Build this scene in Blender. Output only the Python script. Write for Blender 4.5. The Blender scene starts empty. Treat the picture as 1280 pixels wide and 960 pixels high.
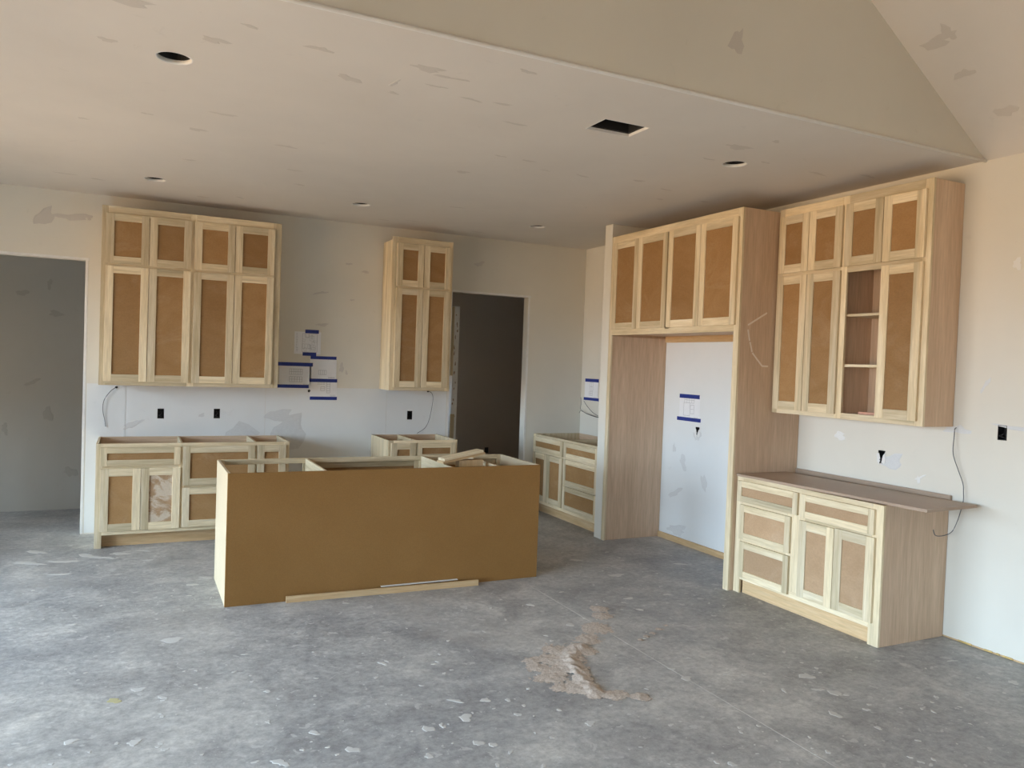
import bpy, bmesh, math, random
from mathutils import Vector, Matrix
from mathutils.geometry import tessellate_polygon

random.seed(7)
scene = bpy.context.scene
COL = scene.collection

# ------------------------------------------------------------------ camera
F_PX = 974.44
YAW, PITCH, ROLL = math.radians(25.993), math.radians(-1.482), math.radians(2.062)
CAM = Vector((-4.7521, -7.8849, 1.6612))
FW = Vector((math.sin(YAW) * math.cos(PITCH), math.cos(YAW) * math.cos(PITCH), math.sin(PITCH)))
RT0 = Vector((math.cos(YAW), -math.sin(YAW), 0))
UP0 = RT0.cross(FW)
RT = math.cos(ROLL) * RT0 + math.sin(ROLL) * UP0
UP = -math.sin(ROLL) * RT0 + math.cos(ROLL) * UP0
cd = bpy.data.cameras.new('camera')
cam = bpy.data.objects.new('camera', cd)
COL.objects.link(cam)
M3 = Matrix((RT, UP, -FW)).transposed()
cam.matrix_world = Matrix.Translation(CAM) @ M3.to_4x4()
cd.sensor_fit = 'HORIZONTAL'
cd.sensor_width = 36.0
cd.lens = F_PX / 1280 * 36.0
cd.clip_start = 0.05
cd.clip_end = 200
scene.camera = cam

# ------------------------------------------------------------------ view, sky
scene.view_settings.view_transform = 'Standard'
scene.view_settings.look = 'None'
scene.view_settings.gamma = 1.0
scene.view_settings.use_curve_mapping = False
scene.view_settings.exposure = 1.23

SKY_COL = (0.74, 0.95, 1.16)
GROUND_COL = (0.46, 0.325, 0.20)
SKY_POWER = 9.0
world = bpy.data.worlds.new('daylight')
scene.world = world
world.use_nodes = True
wn = world.node_tree.nodes
wl = world.node_tree.links
wn.clear()
w_out = wn.new('ShaderNodeOutputWorld')
w_bg = wn.new('ShaderNodeBackground')
w_bg.inputs['Strength'].default_value = SKY_POWER
w_tc = wn.new('ShaderNodeTexCoord')
w_sep = wn.new('ShaderNodeSeparateXYZ')
w_map = wn.new('ShaderNodeMapRange')
w_map.inputs['From Min'].default_value = -0.04
w_map.inputs['From Max'].default_value = 0.04
w_mix = wn.new('ShaderNodeMix')
w_mix.data_type = 'RGBA'
w_mix.inputs['A'].default_value = (*GROUND_COL, 1)
w_mix.inputs['B'].default_value = (*SKY_COL, 1)
wl.new(w_tc.outputs['Generated'], w_sep.inputs[0])
wl.new(w_sep.outputs['Z'], w_map.inputs['Value'])
wl.new(w_map.outputs[0], w_mix.inputs['Factor'])
wl.new(w_mix.outputs['Result'], w_bg.inputs['Color'])
wl.new(w_bg.outputs[0], w_out.inputs[0])

# room dimensions (metres): back wall y=0, right wall x=0, floor z=0
H = 3.03
EDGE = -4.757
XL, YF = -8.3, -11.0
SLOPE = 0.682
VZ = 4.35
TH = 0.115
# window openings: left wall (y0, y1, z0, z1), added fill opening in the front wall (x0, x1, z0, z1)
WIN_LEFT = [(-8.3, -4.6, 0.08, 2.45), (-4.0, -1.0, 0.08, 2.45)]
FILL_FRONT = [(-1.8, -0.8, 0.4, 1.35)]  # unseen low opening, added to brighten front-facing panels on the right
PANTRY_WIN = (1.1, 2.0, 1.0, 1.9)
HALL_WIN = (0.3, 1.15, 0.1, 1.3)


def portal(name, loc, rot, sx, sy):
    l = bpy.data.lights.new(name, 'AREA')
    l.shape = 'RECTANGLE'
    l.size, l.size_y = sx, sy
    l.cycles.is_portal = True
    o = bpy.data.objects.new(name, l)
    o.location = loc
    o.rotation_euler = rot
    COL.objects.link(o)


for i, (a0, a1, z0, z1) in enumerate(WIN_LEFT):
    portal('daylight_portal', (XL - TH - 0.01, (a0 + a1) / 2, (z0 + z1) / 2), (math.radians(90), 0, math.radians(-90)), a1 - a0, z1 - z0)
for i, (a0, a1, z0, z1) in enumerate(FILL_FRONT):
    portal('daylight_portal', ((a0 + a1) / 2, YF - TH - 0.01, (z0 + z1) / 2), (math.radians(90), 0, 0), a1 - a0, z1 - z0)
portal('daylight_portal', (XL - TH - 0.01, (HALL_WIN[0] + HALL_WIN[1]) / 2, (HALL_WIN[2] + HALL_WIN[3]) / 2),
       (math.radians(90), 0, math.radians(-90)), HALL_WIN[1] - HALL_WIN[0], HALL_WIN[3] - HALL_WIN[2])


portal('daylight_portal', (-2.52, (PANTRY_WIN[0] + PANTRY_WIN[1]) / 2, (PANTRY_WIN[2] + PANTRY_WIN[3]) / 2),
       (math.radians(90), 0, math.radians(-90)), PANTRY_WIN[1] - PANTRY_WIN[0], PANTRY_WIN[3] - PANTRY_WIN[2])


# ------------------------------------------------------------------ pixel -> place
def pix(u, v, ax, val):
    d = FW + RT * ((u - 640) / F_PX) - UP * ((v - 480) / F_PX)
    t = (val - CAM[ax]) / d[ax]
    return CAM + d * t


# ------------------------------------------------------------------ materials
class NT:
    def __init__(s, name):
        s.m = bpy.data.materials.new(name)
        s.m.use_nodes = True
        s.n = s.m.node_tree.nodes
        s.l = s.m.node_tree.links
        s.b = s.n['Principled BSDF']

    def new(s, t, **kw):
        n = s.n.new(t)
        for k, v in kw.items():
            if k in n.inputs:
                n.inputs[k].default_value = v
            else:
                setattr(n, k, v)
        return n

    def ramp(s, src, stops):
        r = s.n.new('ShaderNodeValToRGB')
        e = r.color_ramp.elements
        while len(e) < len(stops):
            e.new(0.5)
        for el, (p, c) in zip(e, stops):
            el.position = p
            el.color = (*c, 1) if len(c) == 3 else c
        s.l.new(src, r.inputs[0])
        return r.outputs[0]

    def noise(s, vec, scale, detail=4, rough=0.5, dist=0.0):
        n = s.new('ShaderNodeTexNoise')
        n.inputs['Scale'].default_value = scale
        n.inputs['Detail'].default_value = detail
        n.inputs['Roughness'].default_value = rough
        n.inputs['Distortion'].default_value = dist
        if vec is not None:
            s.l.new(vec, n.inputs['Vector'])
        return n.outputs['Fac']

    def mix(s, fac, a, b, mode='MIX'):
        n = s.new('ShaderNodeMix', data_type='RGBA', blend_type=mode)
        for key, v in (('Factor', fac), ('A', a), ('B', b)):
            if isinstance(v, (int, float)):
                n.inputs[key].default_value = v
            elif isinstance(v, tuple):
                n.inputs[key].default_value = (*v, 1)
            else:
                s.l.new(v, n.inputs[key])
        return n.outputs['Result']

    def bump(s, h, strength, dist=0.01):
        n = s.new('ShaderNodeBump')
        n.inputs['Strength'].default_value = strength
        n.inputs['Distance'].default_value = dist
        s.l.new(h, n.inputs['Height'])
        s.l.new(n.outputs[0], s.b.inputs['Normal'])

    def coords(s, scale=(1, 1, 1), rand=True):
        tc = s.new('ShaderNodeTexCoord')
        mp = s.new('ShaderNodeMapping')
        mp.inputs['Scale'].default_value = scale
        s.l.new(tc.outputs['Object'], mp.inputs['Vector'])
        out = mp.outputs[0]
        s.rnd = None
        if rand:
            oi = s.new('ShaderNodeObjectInfo')
            mul = s.new('ShaderNodeMath', operation='MULTIPLY')
            mul.inputs[1].default_value = 37.0
            s.l.new(oi.outputs['Random'], mul.inputs[0])
            add = s.new('ShaderNodeVectorMath', operation='ADD')
            s.l.new(out, add.inputs[0])
            s.l.new(mul.outputs[0], add.inputs[1])
            out = add.outputs[0]
            s.rnd = oi.outputs['Random']
        return out


MAT = {}


def wood(name, axis, dark, mid, light, streak=(0.5, 0.45, 0.36), rough=0.6, vary=0.16, sc=1.0, streak_amt=0.5):
    t = NT(name)
    g = [14.0 * sc] * 3
    g[axis] = 0.9 * sc
    v = t.coords(tuple(g))
    base = t.noise(v, 1.6, 5, 0.55, 0.6)
    c = t.ramp(base, [(0.28, dark), (0.5, mid), (0.72, light)])
    g2 = [5.0 * sc] * 3
    g2[axis] = 0.7 * sc
    mp2 = t.new('ShaderNodeMapping')
    mp2.inputs['Scale'].default_value = (0.3, 0.3, 0.3)
    t.l.new(v, mp2.inputs['Vector'])
    st = t.noise(mp2.outputs[0], 1.5, 3, 0.5, 1.2)
    sf = t.ramp(st, [(0.56, (0, 0, 0)), (0.74, (streak_amt,) * 3)])
    c = t.mix(sf, c, streak)
    fine = t.noise(v, 9, 3, 0.6)
    ff = t.ramp(fine, [(0.3, (0.86, 0.85, 0.83)), (0.7, (1.06, 1.06, 1.06))])
    c = t.mix(1.0, c, ff, 'MULTIPLY')
    rv = t.new('ShaderNodeMapRange')
    rv.inputs['To Min'].default_value = 1 - vary
    rv.inputs['To Max'].default_value = 1 + vary * 0.4
    t.l.new(t.rnd, rv.inputs['Value'])
    c = t.mix(1.0, c, rv.outputs[0], 'MULTIPLY')
    t.l.new(c, t.b.inputs['Base Color'])
    t.b.inputs['Roughness'].default_value = rough
    t.b.inputs['Specular IOR Level'].default_value = 0.3
    t.bump(fine, 0.08, 0.003)
    MAT[name] = t.m


for ax, nm in enumerate('xyz'):
    wood('maple_' + nm, ax, (0.62, 0.50, 0.31), (0.76, 0.63, 0.42), (0.85, 0.74, 0.54), (0.47, 0.40, 0.26), streak_amt=0.8, vary=0.26)
    wood('plywood_' + nm, ax, (0.60, 0.425, 0.29), (0.66, 0.48, 0.335), (0.72, 0.54, 0.39), (0.57, 0.395, 0.26), streak_amt=0.4, vary=0.10, sc=0.6)
    wood('stud_' + nm, ax, (0.55, 0.36, 0.18), (0.64, 0.44, 0.24), (0.70, 0.52, 0.31), (0.48, 0.30, 0.14), vary=0.1)


def fiberboard(name, a, b, rough=0.55, spec=0.35):
    t = NT(name)
    v = t.coords((1, 1, 1))
    n = t.noise(v, 2.2, 4, 0.55)
    c = t.ramp(n, [(0.3, a), (0.7, b)])
    f = t.noise(v, 180, 2, 0.6)
    c = t.mix(1.0, c, t.ramp(f, [(0.3, (0.92,) * 3), (0.7, (1.05,) * 3)]), 'MULTIPLY')
    t.l.new(c, t.b.inputs['Base Color'])
    t.b.inputs['Roughness'].default_value = rough
    t.b.inputs['Specular IOR Level'].default_value = spec
    MAT[name] = t.m


fiberboard('island_mdf', (0.265, 0.138, 0.044), (0.295, 0.158, 0.054), 0.6, 0.12)
fiberboard('island_side', (0.54, 0.44, 0.30), (0.59, 0.485, 0.335), 0.6, 0.15)
fiberboard('counter_board', (0.37, 0.265, 0.19), (0.43, 0.315, 0.23), 0.42)


def veneer(name, a, b, pale, amt=0.35, sc=2.5, lo=0.55, hi=0.72):
    """rotary-cut veneer panel: soft figure, faint darker rings, pale weathered areas"""
    t = NT(name)
    v = t.coords((1.0, 1.0, 1.6))
    n = t.noise(v, sc, 5, 0.6, 1.5)
    c = t.ramp(n, [(0.3, a), (0.7, b)])
    p = t.noise(v, sc * 1.3, 6, 0.68, 0.9)
    mp = t.new('ShaderNodeMapping')
    mp.inputs['Location'].default_value = (3.1, 7.7, 1.3)
    t.l.new(v, mp.inputs['Vector'])
    p = t.noise(mp.outputs[0], sc * 0.9, 6, 0.66, 1.0)
    c = t.mix(t.ramp(p, [(lo, (0, 0, 0)), (hi, (amt,) * 3)]), c, pale)
    f = t.noise(v, 70, 3, 0.6)
    c = t.mix(1.0, c, t.ramp(f, [(0.3, (0.92,) * 3), (0.7, (1.06,) * 3)]), 'MULTIPLY')
    rv = t.new('ShaderNodeMapRange')
    rv.inputs['To Min'].default_value = 0.84
    rv.inputs['To Max'].default_value = 1.08
    t.l.new(t.rnd, rv.inputs['Value'])
    c = t.mix(1.0, c, rv.outputs[0], 'MULTIPLY')
    t.l.new(c, t.b.inputs['Base Color'])
    t.b.inputs['Roughness'].default_value = 0.6
    t.b.inputs['Specular IOR Level'].default_value = 0.2
    MAT[name] = t.m


for nm in 'xyz':
    veneer('panel_' + nm, (0.325, 0.182, 0.073), (0.385, 0.226, 0.100), (0.50, 0.35, 0.21))
    veneer('panel_pale_' + nm, (0.43, 0.275, 0.155), (0.50, 0.33, 0.195), (0.56, 0.42, 0.29))  # same wood, lightened: the brighter light on the right base is in the colour
veneer('panel_burl', (0.36, 0.23, 0.13), (0.47, 0.30, 0.17), (0.62, 0.52, 0.40), 0.9, 6.0, 0.46, 0.56)


def drywall(name, col, dark=0.93, patch=None):
    t = NT(name)
    v = t.coords((1, 1, 1), rand=False)
    n = t.noise(v, 0.9, 4, 0.6)
    c = t.ramp(n, [(0.3, tuple(x * dark for x in col)), (0.65, col)])
    m = t.noise(v, 7.0, 5, 0.65, 0.8)
    mf = t.ramp(m, [(0.66, (0, 0, 0)), (0.70, (0.35, 0.35, 0.35))])
    c = t.mix(mf, c, tuple(x * 0.86 for x in col))
    t.l.new(c, t.b.inputs['Base Color'])
    t.b.inputs['Roughness'].default_value = 0.85
    t.b.inputs['Specular IOR Level'].default_value = 0.2
    t.bump(t.noise(v, 60, 3, 0.6), 0.05, 0.004)
    MAT[name] = t.m


drywall('drywall', (0.72, 0.69, 0.61))
drywall('drywall_raw', (0.76, 0.775, 0.77))
drywall('ceiling_board', (0.71, 0.675, 0.62))
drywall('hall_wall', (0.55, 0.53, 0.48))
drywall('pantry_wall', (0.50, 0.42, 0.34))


def plain(name, col, rough=0.6, metal=0.0, var=0.0, scale=20):
    t = NT(name)
    if var:
        v = t.coords((1, 1, 1))
        n = t.noise(v, scale, 4, 0.6)
        c = t.ramp(n, [(0.3, tuple(x * (1 - var) for x in col)), (0.7, tuple(min(1, x * (1 + var)) for x in col))])
        t.l.new(c, t.b.inputs['Base Color'])
    else:
        t.b.inputs['Base Color'].default_value = (*col, 1)
    t.b.inputs['Roughness'].default_value = rough
    t.b.inputs['Metallic'].default_value = metal
    MAT[name] = t.m


plain('black_plastic', (0.012, 0.012, 0.013), 0.5)
plain('can_black', (0.01, 0.01, 0.01), 0.8)
plain('white_trim', (0.78, 0.77, 0.74), 0.5, var=0.04)
plain('paper', (0.80, 0.81, 0.83), 0.8, var=0.02)
plain('ink', (0.30, 0.30, 0.32), 0.8)
plain('blue_tape', (0.008, 0.028, 0.22), 0.6, var=0.15)
plain('wire_grey', (0.10, 0.10, 0.11), 0.5)
plain('chalk', (0.80, 0.70, 0.60), 0.9)
plain('compound', (0.59, 0.555, 0.505), 0.9, var=0.05)
plain('compound_grey', (0.64, 0.645, 0.64), 0.9, var=0.04, scale=6)
plain('compound_dull', (0.45, 0.43, 0.385), 0.9, var=0.05)
plain('compound_white', (0.76, 0.755, 0.73), 0.9, var=0.05)
plain('splat', (0.56, 0.545, 0.515), 0.85, var=0.12)
plain('splat_yellow', (0.47, 0.43, 0.24), 0.8, var=0.1)
plain('joint_line', (0.48, 0.46, 0.43), 0.9, var=0.2)
plain('pink_scrap', (0.75, 0.42, 0.30), 0.8, var=0.15)
plain('window_vinyl', (0.75, 0.75, 0.73), 0.45, var=0.03)
plain('sealant', (0.60, 0.42, 0.16), 0.8, var=0.2)

# glass pane: clear with a faint mirror reflection
t = NT('window_glass')
tr = t.new('ShaderNodeBsdfTransparent')
gl = t.new('ShaderNodeBsdfGlossy')
gl.inputs['Roughness'].default_value = 0.02
fr = t.new('ShaderNodeFresnel')
ms = t.new('ShaderNodeMixShader')
t.l.new(fr.outputs[0], ms.inputs[0])
t.l.new(tr.outputs[0], ms.inputs[1])
t.l.new(gl.outputs[0], ms.inputs[2])
t.l.new(ms.outputs[0], t.n['Material Output'].inputs['Surface'])
MAT['window_glass'] = t.m

# stained, dusty concrete slab
t = NT('concrete')
v = t.coords((1, 1, 1), rand=False)
big = t.noise(v, 0.55, 5, 0.6, 0.4)
c = t.ramp(big, [(0.30, (0.31, 0.31, 0.315)), (0.5, (0.40, 0.395, 0.385)), (0.72, (0.50, 0.485, 0.46))])
med = t.noise(v, 3.2, 8, 0.68, 0.5)
c = t.mix(1.0, c, t.ramp(med, [(0.25, (0.55, 0.55, 0.57)), (0.5, (0.95, 0.95, 0.95)), (0.75, (1.42, 1.39, 1.34))]), 'MULTIPLY')
fine = t.noise(v, 24, 8, 0.8)
c = t.mix(1.0, c, t.ramp(fine, [(0.28, (0.6,) * 3), (0.72, (1.38,) * 3)]), 'MULTIPLY')
mpw = t.new('ShaderNodeMapping')
mpw.inputs['Scale'].default_value = (1.0, 5.0, 1)
mpw.inputs['Rotation'].default_value = (0, 0, 0.7)
t.l.new(v, mpw.inputs['Vector'])
scr = t.noise(mpw.outputs[0], 2.5, 6, 0.7, 1.0)
c = t.mix(t.ramp(scr, [(0.60, (0, 0, 0)), (0.68, (0.4,) * 3)]), c, (0.46, 0.445, 0.42))
dsty = t.noise(v, 0.9, 4, 0.55)
c = t.mix(t.ramp(dsty, [(0.56, (0, 0, 0)), (0.75, (0.55,) * 3)]), c, (0.47, 0.44, 0.40))
sp = t.noise(v, 15, 3, 0.55, 0.6)
spm = t.ramp(sp, [(0.655, (0, 0, 0)), (0.675, (0.7,) * 3)])
c = t.mix(spm, c, (0.55, 0.54, 0.52))
sp2 = t.noise(v, 46, 2, 0.5, 0.3)
c = t.mix(t.ramp(sp2, [(0.69, (0, 0, 0)), (0.71, (0.7,) * 3)]), c, (0.58, 0.57, 0.55))
t.l.new(c, t.b.inputs['Base Color'])
rr = t.ramp(med, [(0.3, (0.42,) * 3), (0.7, (0.68,) * 3)])
t.l.new(rr, t.b.inputs['Roughness'])
t.b.inputs['Specular IOR Level'].default_value = 0.4
t.bump(fine, 0.12, 0.004)
MAT['concrete'] = t.m

# sawdust
t = NT('sawdust')
v = t.coords((1, 1, 1), rand=False)
n = t.noise(v, 90, 4, 0.7)
c = t.ramp(n, [(0.3, (0.38, 0.315, 0.26)), (0.7, (0.66, 0.565, 0.485))])
t.l.new(c, t.b.inputs['Base Color'])
t.b.inputs['Roughness'].default_value = 0.95
t.bump(n, 0.6, 0.006)
MAT['sawdust'] = t.m

# ------------------------------------------------------------------ object helpers
WORLD = {}          # object -> world origin
MESHES = {}


def link(o, at, parent=None):
    at = Vector(at)
    if parent is not None:
        o.parent = parent
        o.location = at - WORLD[parent.name]
    else:
        o.location = at
    COL.objects.link(o)
    WORLD[o.name] = at
    return o


def tag(o, label, cat, group=None):
    o['label'] = label
    o['category'] = cat
    if group:
        o['group'] = group
    return o


def thing(name, label, cat, at, group=None):
    o = bpy.data.objects.new(name, None)
    o.empty_display_size = 0.1
    link(o, at)
    return tag(o, label, cat, group)


def mesh_from(name, verts, faces, mat, smooth=False):
    me = bpy.data.meshes.new(name)
    me.from_pydata([tuple(v) for v in verts], [], faces)
    if smooth:
        me.polygons.foreach_set('use_smooth', [True] * len(me.polygons))
    me.materials.append(MAT[mat])
    me.update()
    return me


def box(name, lo, hi, mat, parent=None, bev=0.0012, label=None):
    lo2 = [min(a, b) for a, b in zip(lo, hi)]
    hi2 = [max(a, b) for a, b in zip(lo, hi)]
    size = tuple(round(h - l, 5) for l, h in zip(lo2, hi2))
    key = (size, mat, bev)
    me = MESHES.get(key)
    if me is None:
        bm = bmesh.new()
        bmesh.ops.create_cube(bm, size=1.0)
        for vv in bm.verts:
            vv.co = Vector((vv.co.x * size[0], vv.co.y * size[1], vv.co.z * size[2]))
        b = min(bev, min(size) * 0.3)
        if b > 0:
            bmesh.ops.bevel(bm, geom=bm.edges[:], offset=b, segments=1, affect='EDGES', profile=0.5)
        me = bpy.data.meshes.new(name)
        bm.to_mesh(me)
        bm.free()
        me.materials.append(MAT[mat])
        MESHES[key] = me
    o = bpy.data.objects.new(name, me)
    link(o, [(a + b) / 2 for a, b in zip(lo2, hi2)], parent)
    if label:
        o['label'] = label
    return o


def obb(name, p0, p1, w, h, mat, parent=None, up=(0, 0, 1), bev=0.001):
    """a straight board from p0 to p1 (centre line), w wide, h thick along up"""
    p0, p1 = Vector(p0), Vector(p1)
    d = (p1 - p0)
    L = d.length
    x = d.normalized()
    upv = Vector(up)
    y = upv.cross(x).normalized()
    z = x.cross(y)
    bm = bmesh.new()
    bmesh.ops.create_cube(bm, size=1.0)
    for vv in bm.verts:
        vv.co = Vector((vv.co.x * L, vv.co.y * w, vv.co.z * h))
    b = min(bev, min(L, w, h) * 0.3)
    bmesh.ops.bevel(bm, geom=bm.edges[:], offset=b, segments=1, affect='EDGES', profile=0.5)
    me = bpy.data.meshes.new(name)
    bm.to_mesh(me)
    bm.free()
    me.materials.append(MAT[mat])
    o = bpy.data.objects.new(name, me)
    o.rotation_euler = Matrix((x, y, z)).transposed().to_euler()
    link(o, (p0 + p1) / 2, parent)
    return o


def slab(name, axis, outer, holes, front, back, mat, parent=None, kind='structure'):
    """a flat sheet with holes; 2-D points are the two axes other than `axis`"""
    loops = [outer] + holes
    flat = [p for lp in loops for p in lp]
    tris = tessellate_polygon([[Vector((p[0], p[1], 0)) for p in lp] for lp in loops])

    def p3(p, c):
        q = [0, 0, 0]
        q[axis] = c
        o2 = [a for a in range(3) if a != axis]
        q[o2[0]], q[o2[1]] = p[0], p[1]
        return tuple(q)
    n = len(flat)
    verts = [p3(p, front) for p in flat] + [p3(p, back) for p in flat]
    faces = [tuple(tr) for tr in tris] + [tuple(i + n for i in reversed(tr)) for tr in tris]
    base = 0
    for lp in loops:
        k = len(lp)
        for i in range(k):
            a, b = base + i, base + (i + 1) % k
            faces.append((a, b, b + n, a + n))
        base += k
    me = mesh_from(name, verts, faces, mat)
    bm = bmesh.new()
    bm.from_mesh(me)
    bmesh.ops.recalc_face_normals(bm, faces=bm.faces[:])
    bm.to_mesh(me)
    bm.free()
    o = bpy.data.objects.new(name, me)
    link(o, (0, 0, 0), parent)
    if kind and parent is None:
        o['kind'] = kind
    return o


def rect(a0, a1, b0, b1):
    return [(a0, b0), (a1, b0), (a1, b1), (a0, b1)]


def circle(cx, cy, r, n=28):
    return [(cx + r * math.cos(2 * math.pi * i / n), cy + r * math.sin(2 * math.pi * i / n)) for i in range(n)]


def tube(name, pts, r, mat, parent=None, seg=8, at=None, sub=6):
    """a round wire through points (Catmull-Rom)"""
    P = [Vector(p) for p in pts]
    out = []
    for i in range(len(P) - 1):
        p0, p1, p2, p3 = P[max(i - 1, 0)], P[i], P[i + 1], P[min(i + 2, len(P) - 1)]
        for k in range(sub):
            s = k / sub
            out.append(0.5 * ((2 * p1) + (p2 - p0) * s + (2 * p0 - 5 * p1 + 4 * p2 - p3) * s * s + (3 * p1 - p0 - 3 * p2 + p3) * s ** 3))
    out.append(P[-1])
    org = Vector(at) if at else out[0]
    verts, faces = [], []
    for i, p in enumerate(out):
        tg = (out[min(i + 1, len(out) - 1)] - out[max(i - 1, 0)]).normalized()
        ref = Vector((0, 0, 1)) if abs(tg.z) < 0.9 else Vector((1, 0, 0))
        a = tg.cross(ref).normalized()
        b = tg.cross(a)
        for k in range(seg):
            an = 2 * math.pi * k / seg
            verts.append(p - org + a * (r * math.cos(an)) + b * (r * math.sin(an)))
    for i in range(len(out) - 1):
        for k in range(seg):
            faces.append((i * seg + k, i * seg + (k + 1) % seg, (i + 1) * seg + (k + 1) % seg, (i + 1) * seg + k))
    faces.append(tuple(reversed(range(seg))))
    faces.append(tuple(range((len(out) - 1) * seg, len(out) * seg)))
    o = bpy.data.objects.new(name, mesh_from(name, verts, faces, mat, True))
    return link(o, org, parent)


def blob_mesh(seed, mat, n=14, h=0.0012, rough=0.35):
    """an irregular flat dab, unit radius, with real thickness"""
    key = ('blob', seed, mat, h, rough)
    if key in MESHES:
        return MESHES[key]
    rg = random.Random(seed)
    ph = [rg.uniform(0, 6.28) for _ in range(4)]
    ring = []
    for i in range(n):
        a = 2 * math.pi * i / n
        r = 1 + rough * (0.6 * math.sin(2 * a + ph[0]) + 0.5 * math.sin(3 * a + ph[1]) + 0.4 * math.sin(5 * a + ph[2])) + rg.uniform(-rough, rough) * 0.35
        ring.append((max(0.25, r) * math.cos(a), max(0.25, r) * math.sin(a)))
    verts = [(x, y, 0) for x, y in ring] + [(x * 0.86, y * 0.86, h) for x, y in ring] + [(0, 0, h * 1.2)]
    faces = []
    for i in range(n):
        j = (i + 1) % n
        faces.append((i, j, n + j, n + i))
        faces.append((n + i, n + j, 2 * n))
    MESHES[key] = mesh_from('dab', verts, faces, mat)
    return MESHES[key]


def dab(name, pos, normal_axis, sign, rx, ry, rot, mat, parent, seed, rough=0.35):
    o = bpy.data.objects.new(name, blob_mesh(seed % 12, mat, rough=rough))
    o.scale = (rx, ry, 1)
    if normal_axis == 2:
        R0 = Matrix.Identity(3) if sign > 0 else Matrix.Rotation(math.pi, 3, 'X')
    elif normal_axis == 1:   # faces -y
        R0 = Matrix.Rotation(math.pi / 2, 3, 'X')
    else:                    # faces -x
        R0 = Matrix.Rotation(-math.pi / 2, 3, 'Z') @ Matrix.Rotation(math.pi / 2, 3, 'X')
    o.rotation_euler = (R0 @ Matrix.Rotation(rot, 3, 'Z')).to_euler()
    return link(o, pos, parent)


# ------------------------------------------------------------------ the room
floor = slab('floor', 2, rect(XL - TH, 1.8, YF - TH, 2.6), [], 0.0, -0.12, 'concrete')

# electrical box openings
BOX_W, BOX_H = 0.056, 0.092
BACK_BOXES = [(-4.507, 1.085), (-4.02, 1.087), (-2.101, 1.078)]
RIGHT_BOXES = [(-4.947, 1.35), (-4.112, 1.10), (-2.124, 1.088)]


def bxr(a, z):
    return rect(a - BOX_W / 2, a + BOX_W / 2, z - BOX_H / 2, z + BOX_H / 2)


D1 = (-6.35, -5.141, 2.443)      # left opening into the hall
D2 = (-1.662, -0.735, 2.418)     # right opening into the pantry
wall_back = slab('wall_back', 1,
                 [(XL, 0), (D1[0], 0), (D1[0], D1[2]), (D1[1], D1[2]), (D1[1], 0), (D2[0], 0), (D2[0], D2[2]),
                  (D2[1], D2[2]), (D2[1], 0), (0, 0), (0, H), (XL, H)],
                 [bxr(a, z) for a, z in BACK_BOXES], 0.0, TH, 'drywall')
wall_right = slab('wall_right', 0,
                  [(YF, 0.012), (TH, 0.012), (TH, H), (EDGE, H), (YF, H)],
                  [bxr(a, z) for a, z in RIGHT_BOXES], 0.0, TH, 'drywall')
box('sole_plate', (0.004, YF, 0), (TH, 0.0, 0.012), 'stud_y', wall_right, 0, 'tan wooden plate showing under the drywall')
for k, (y, w) in enumerate([(-4.93, .05), (-4.78, .09), (-5.05, .06), (-4.99, .02)]):
    box('foam_bit', (-0.004, y - w / 2, 0.002), (0.01, y + w / 2, 0.014), 'sealant', wall_right, 0.002)
wall_wing = box('wall_wing', (-0.66, -1.562, 0), (0, -1.437, H), 'drywall', None, 0.004)
wall_wing['kind'] = 'structure'
wall_left = slab('wall_left', 0,
                 [(YF, 0), (2.5, 0), (2.5, H), (EDGE, H), (YF, H)],
                 [rect(a0, a1, z0, z1) for a0, a1, z0, z1 in WIN_LEFT + [HALL_WIN]], XL, XL - TH, 'drywall')
xv = (VZ - H) / SLOPE
prof = [(XL, 0), (0, 0), (0, H), (-xv, VZ), (XL + xv, VZ), (XL, H)]
wall_front = slab('wall_front', 1, prof, [rect(*w) for w in FILL_FRONT], YF, YF - TH, 'drywall')
wall_gable = slab('wall_gable', 1, [(XL, H + 0.016), (0, H + 0.016), (-xv, VZ), (XL + xv, VZ)], [], EDGE, EDGE + TH, 'drywall')

CANS = [(-4.607, -3.868), (-4.62, -0.985), (-2.952, -1.0), (-1.168, -0.985), (-1.212, -3.853)]
CAN_R = 0.075
VENT = (-2.434, -2.138, -4.188, -3.980)
ceiling = slab('ceiling', 2, rect(XL, 0, EDGE, 0.0), [circle(x, y, CAN_R) for x, y in CANS] + [rect(*VENT)], H, H + 0.016, 'ceiling_board')
vt = 0.016
vv = []
for y in (YF, EDGE):
    for x, z in [(0, H), (-xv, VZ), (XL + xv, VZ), (XL, H)]:
        vv.append((x, y, z))
ncv = len(vv)
vv += [(x, y, z + vt) for x, y, z in vv]
vf = [(0, 1, 5, 4), (1, 2, 6, 5), (2, 3, 7, 6), (8, 12, 13, 9), (9, 13, 14, 10), (10, 14, 15, 11),
      (0, 4, 12, 8), (3, 11, 15, 7), (0, 8, 9, 1), (1, 9, 10, 2), (2, 10, 11, 3), (4, 5, 13, 12), (5, 6, 14, 13), (6, 7, 15, 14)]
ceiling_vault = bpy.data.objects.new('ceiling_vault', mesh_from('ceiling_vault', vv, vf, 'ceiling_board'))
link(ceiling_vault, (0, 0, 0))
ceiling_vault['kind'] = 'structure'
# attic deck above the flat ceiling keeps the openings dark
attic = slab('ceiling_attic_deck', 2, rect(XL - TH, 1.8, EDGE + TH, 2.6), [], H + 0.32, H + 0.36, 'can_black')
# corner bead along the edge of the flat ceiling
tb = tube('trim_1', [(XL, EDGE, H), (XL / 2, EDGE, H), (0, EDGE, H)], 0.010, 'white_trim', None, 8, (0, EDGE, H), 2)
tb['kind'] = 'structure'

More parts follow.
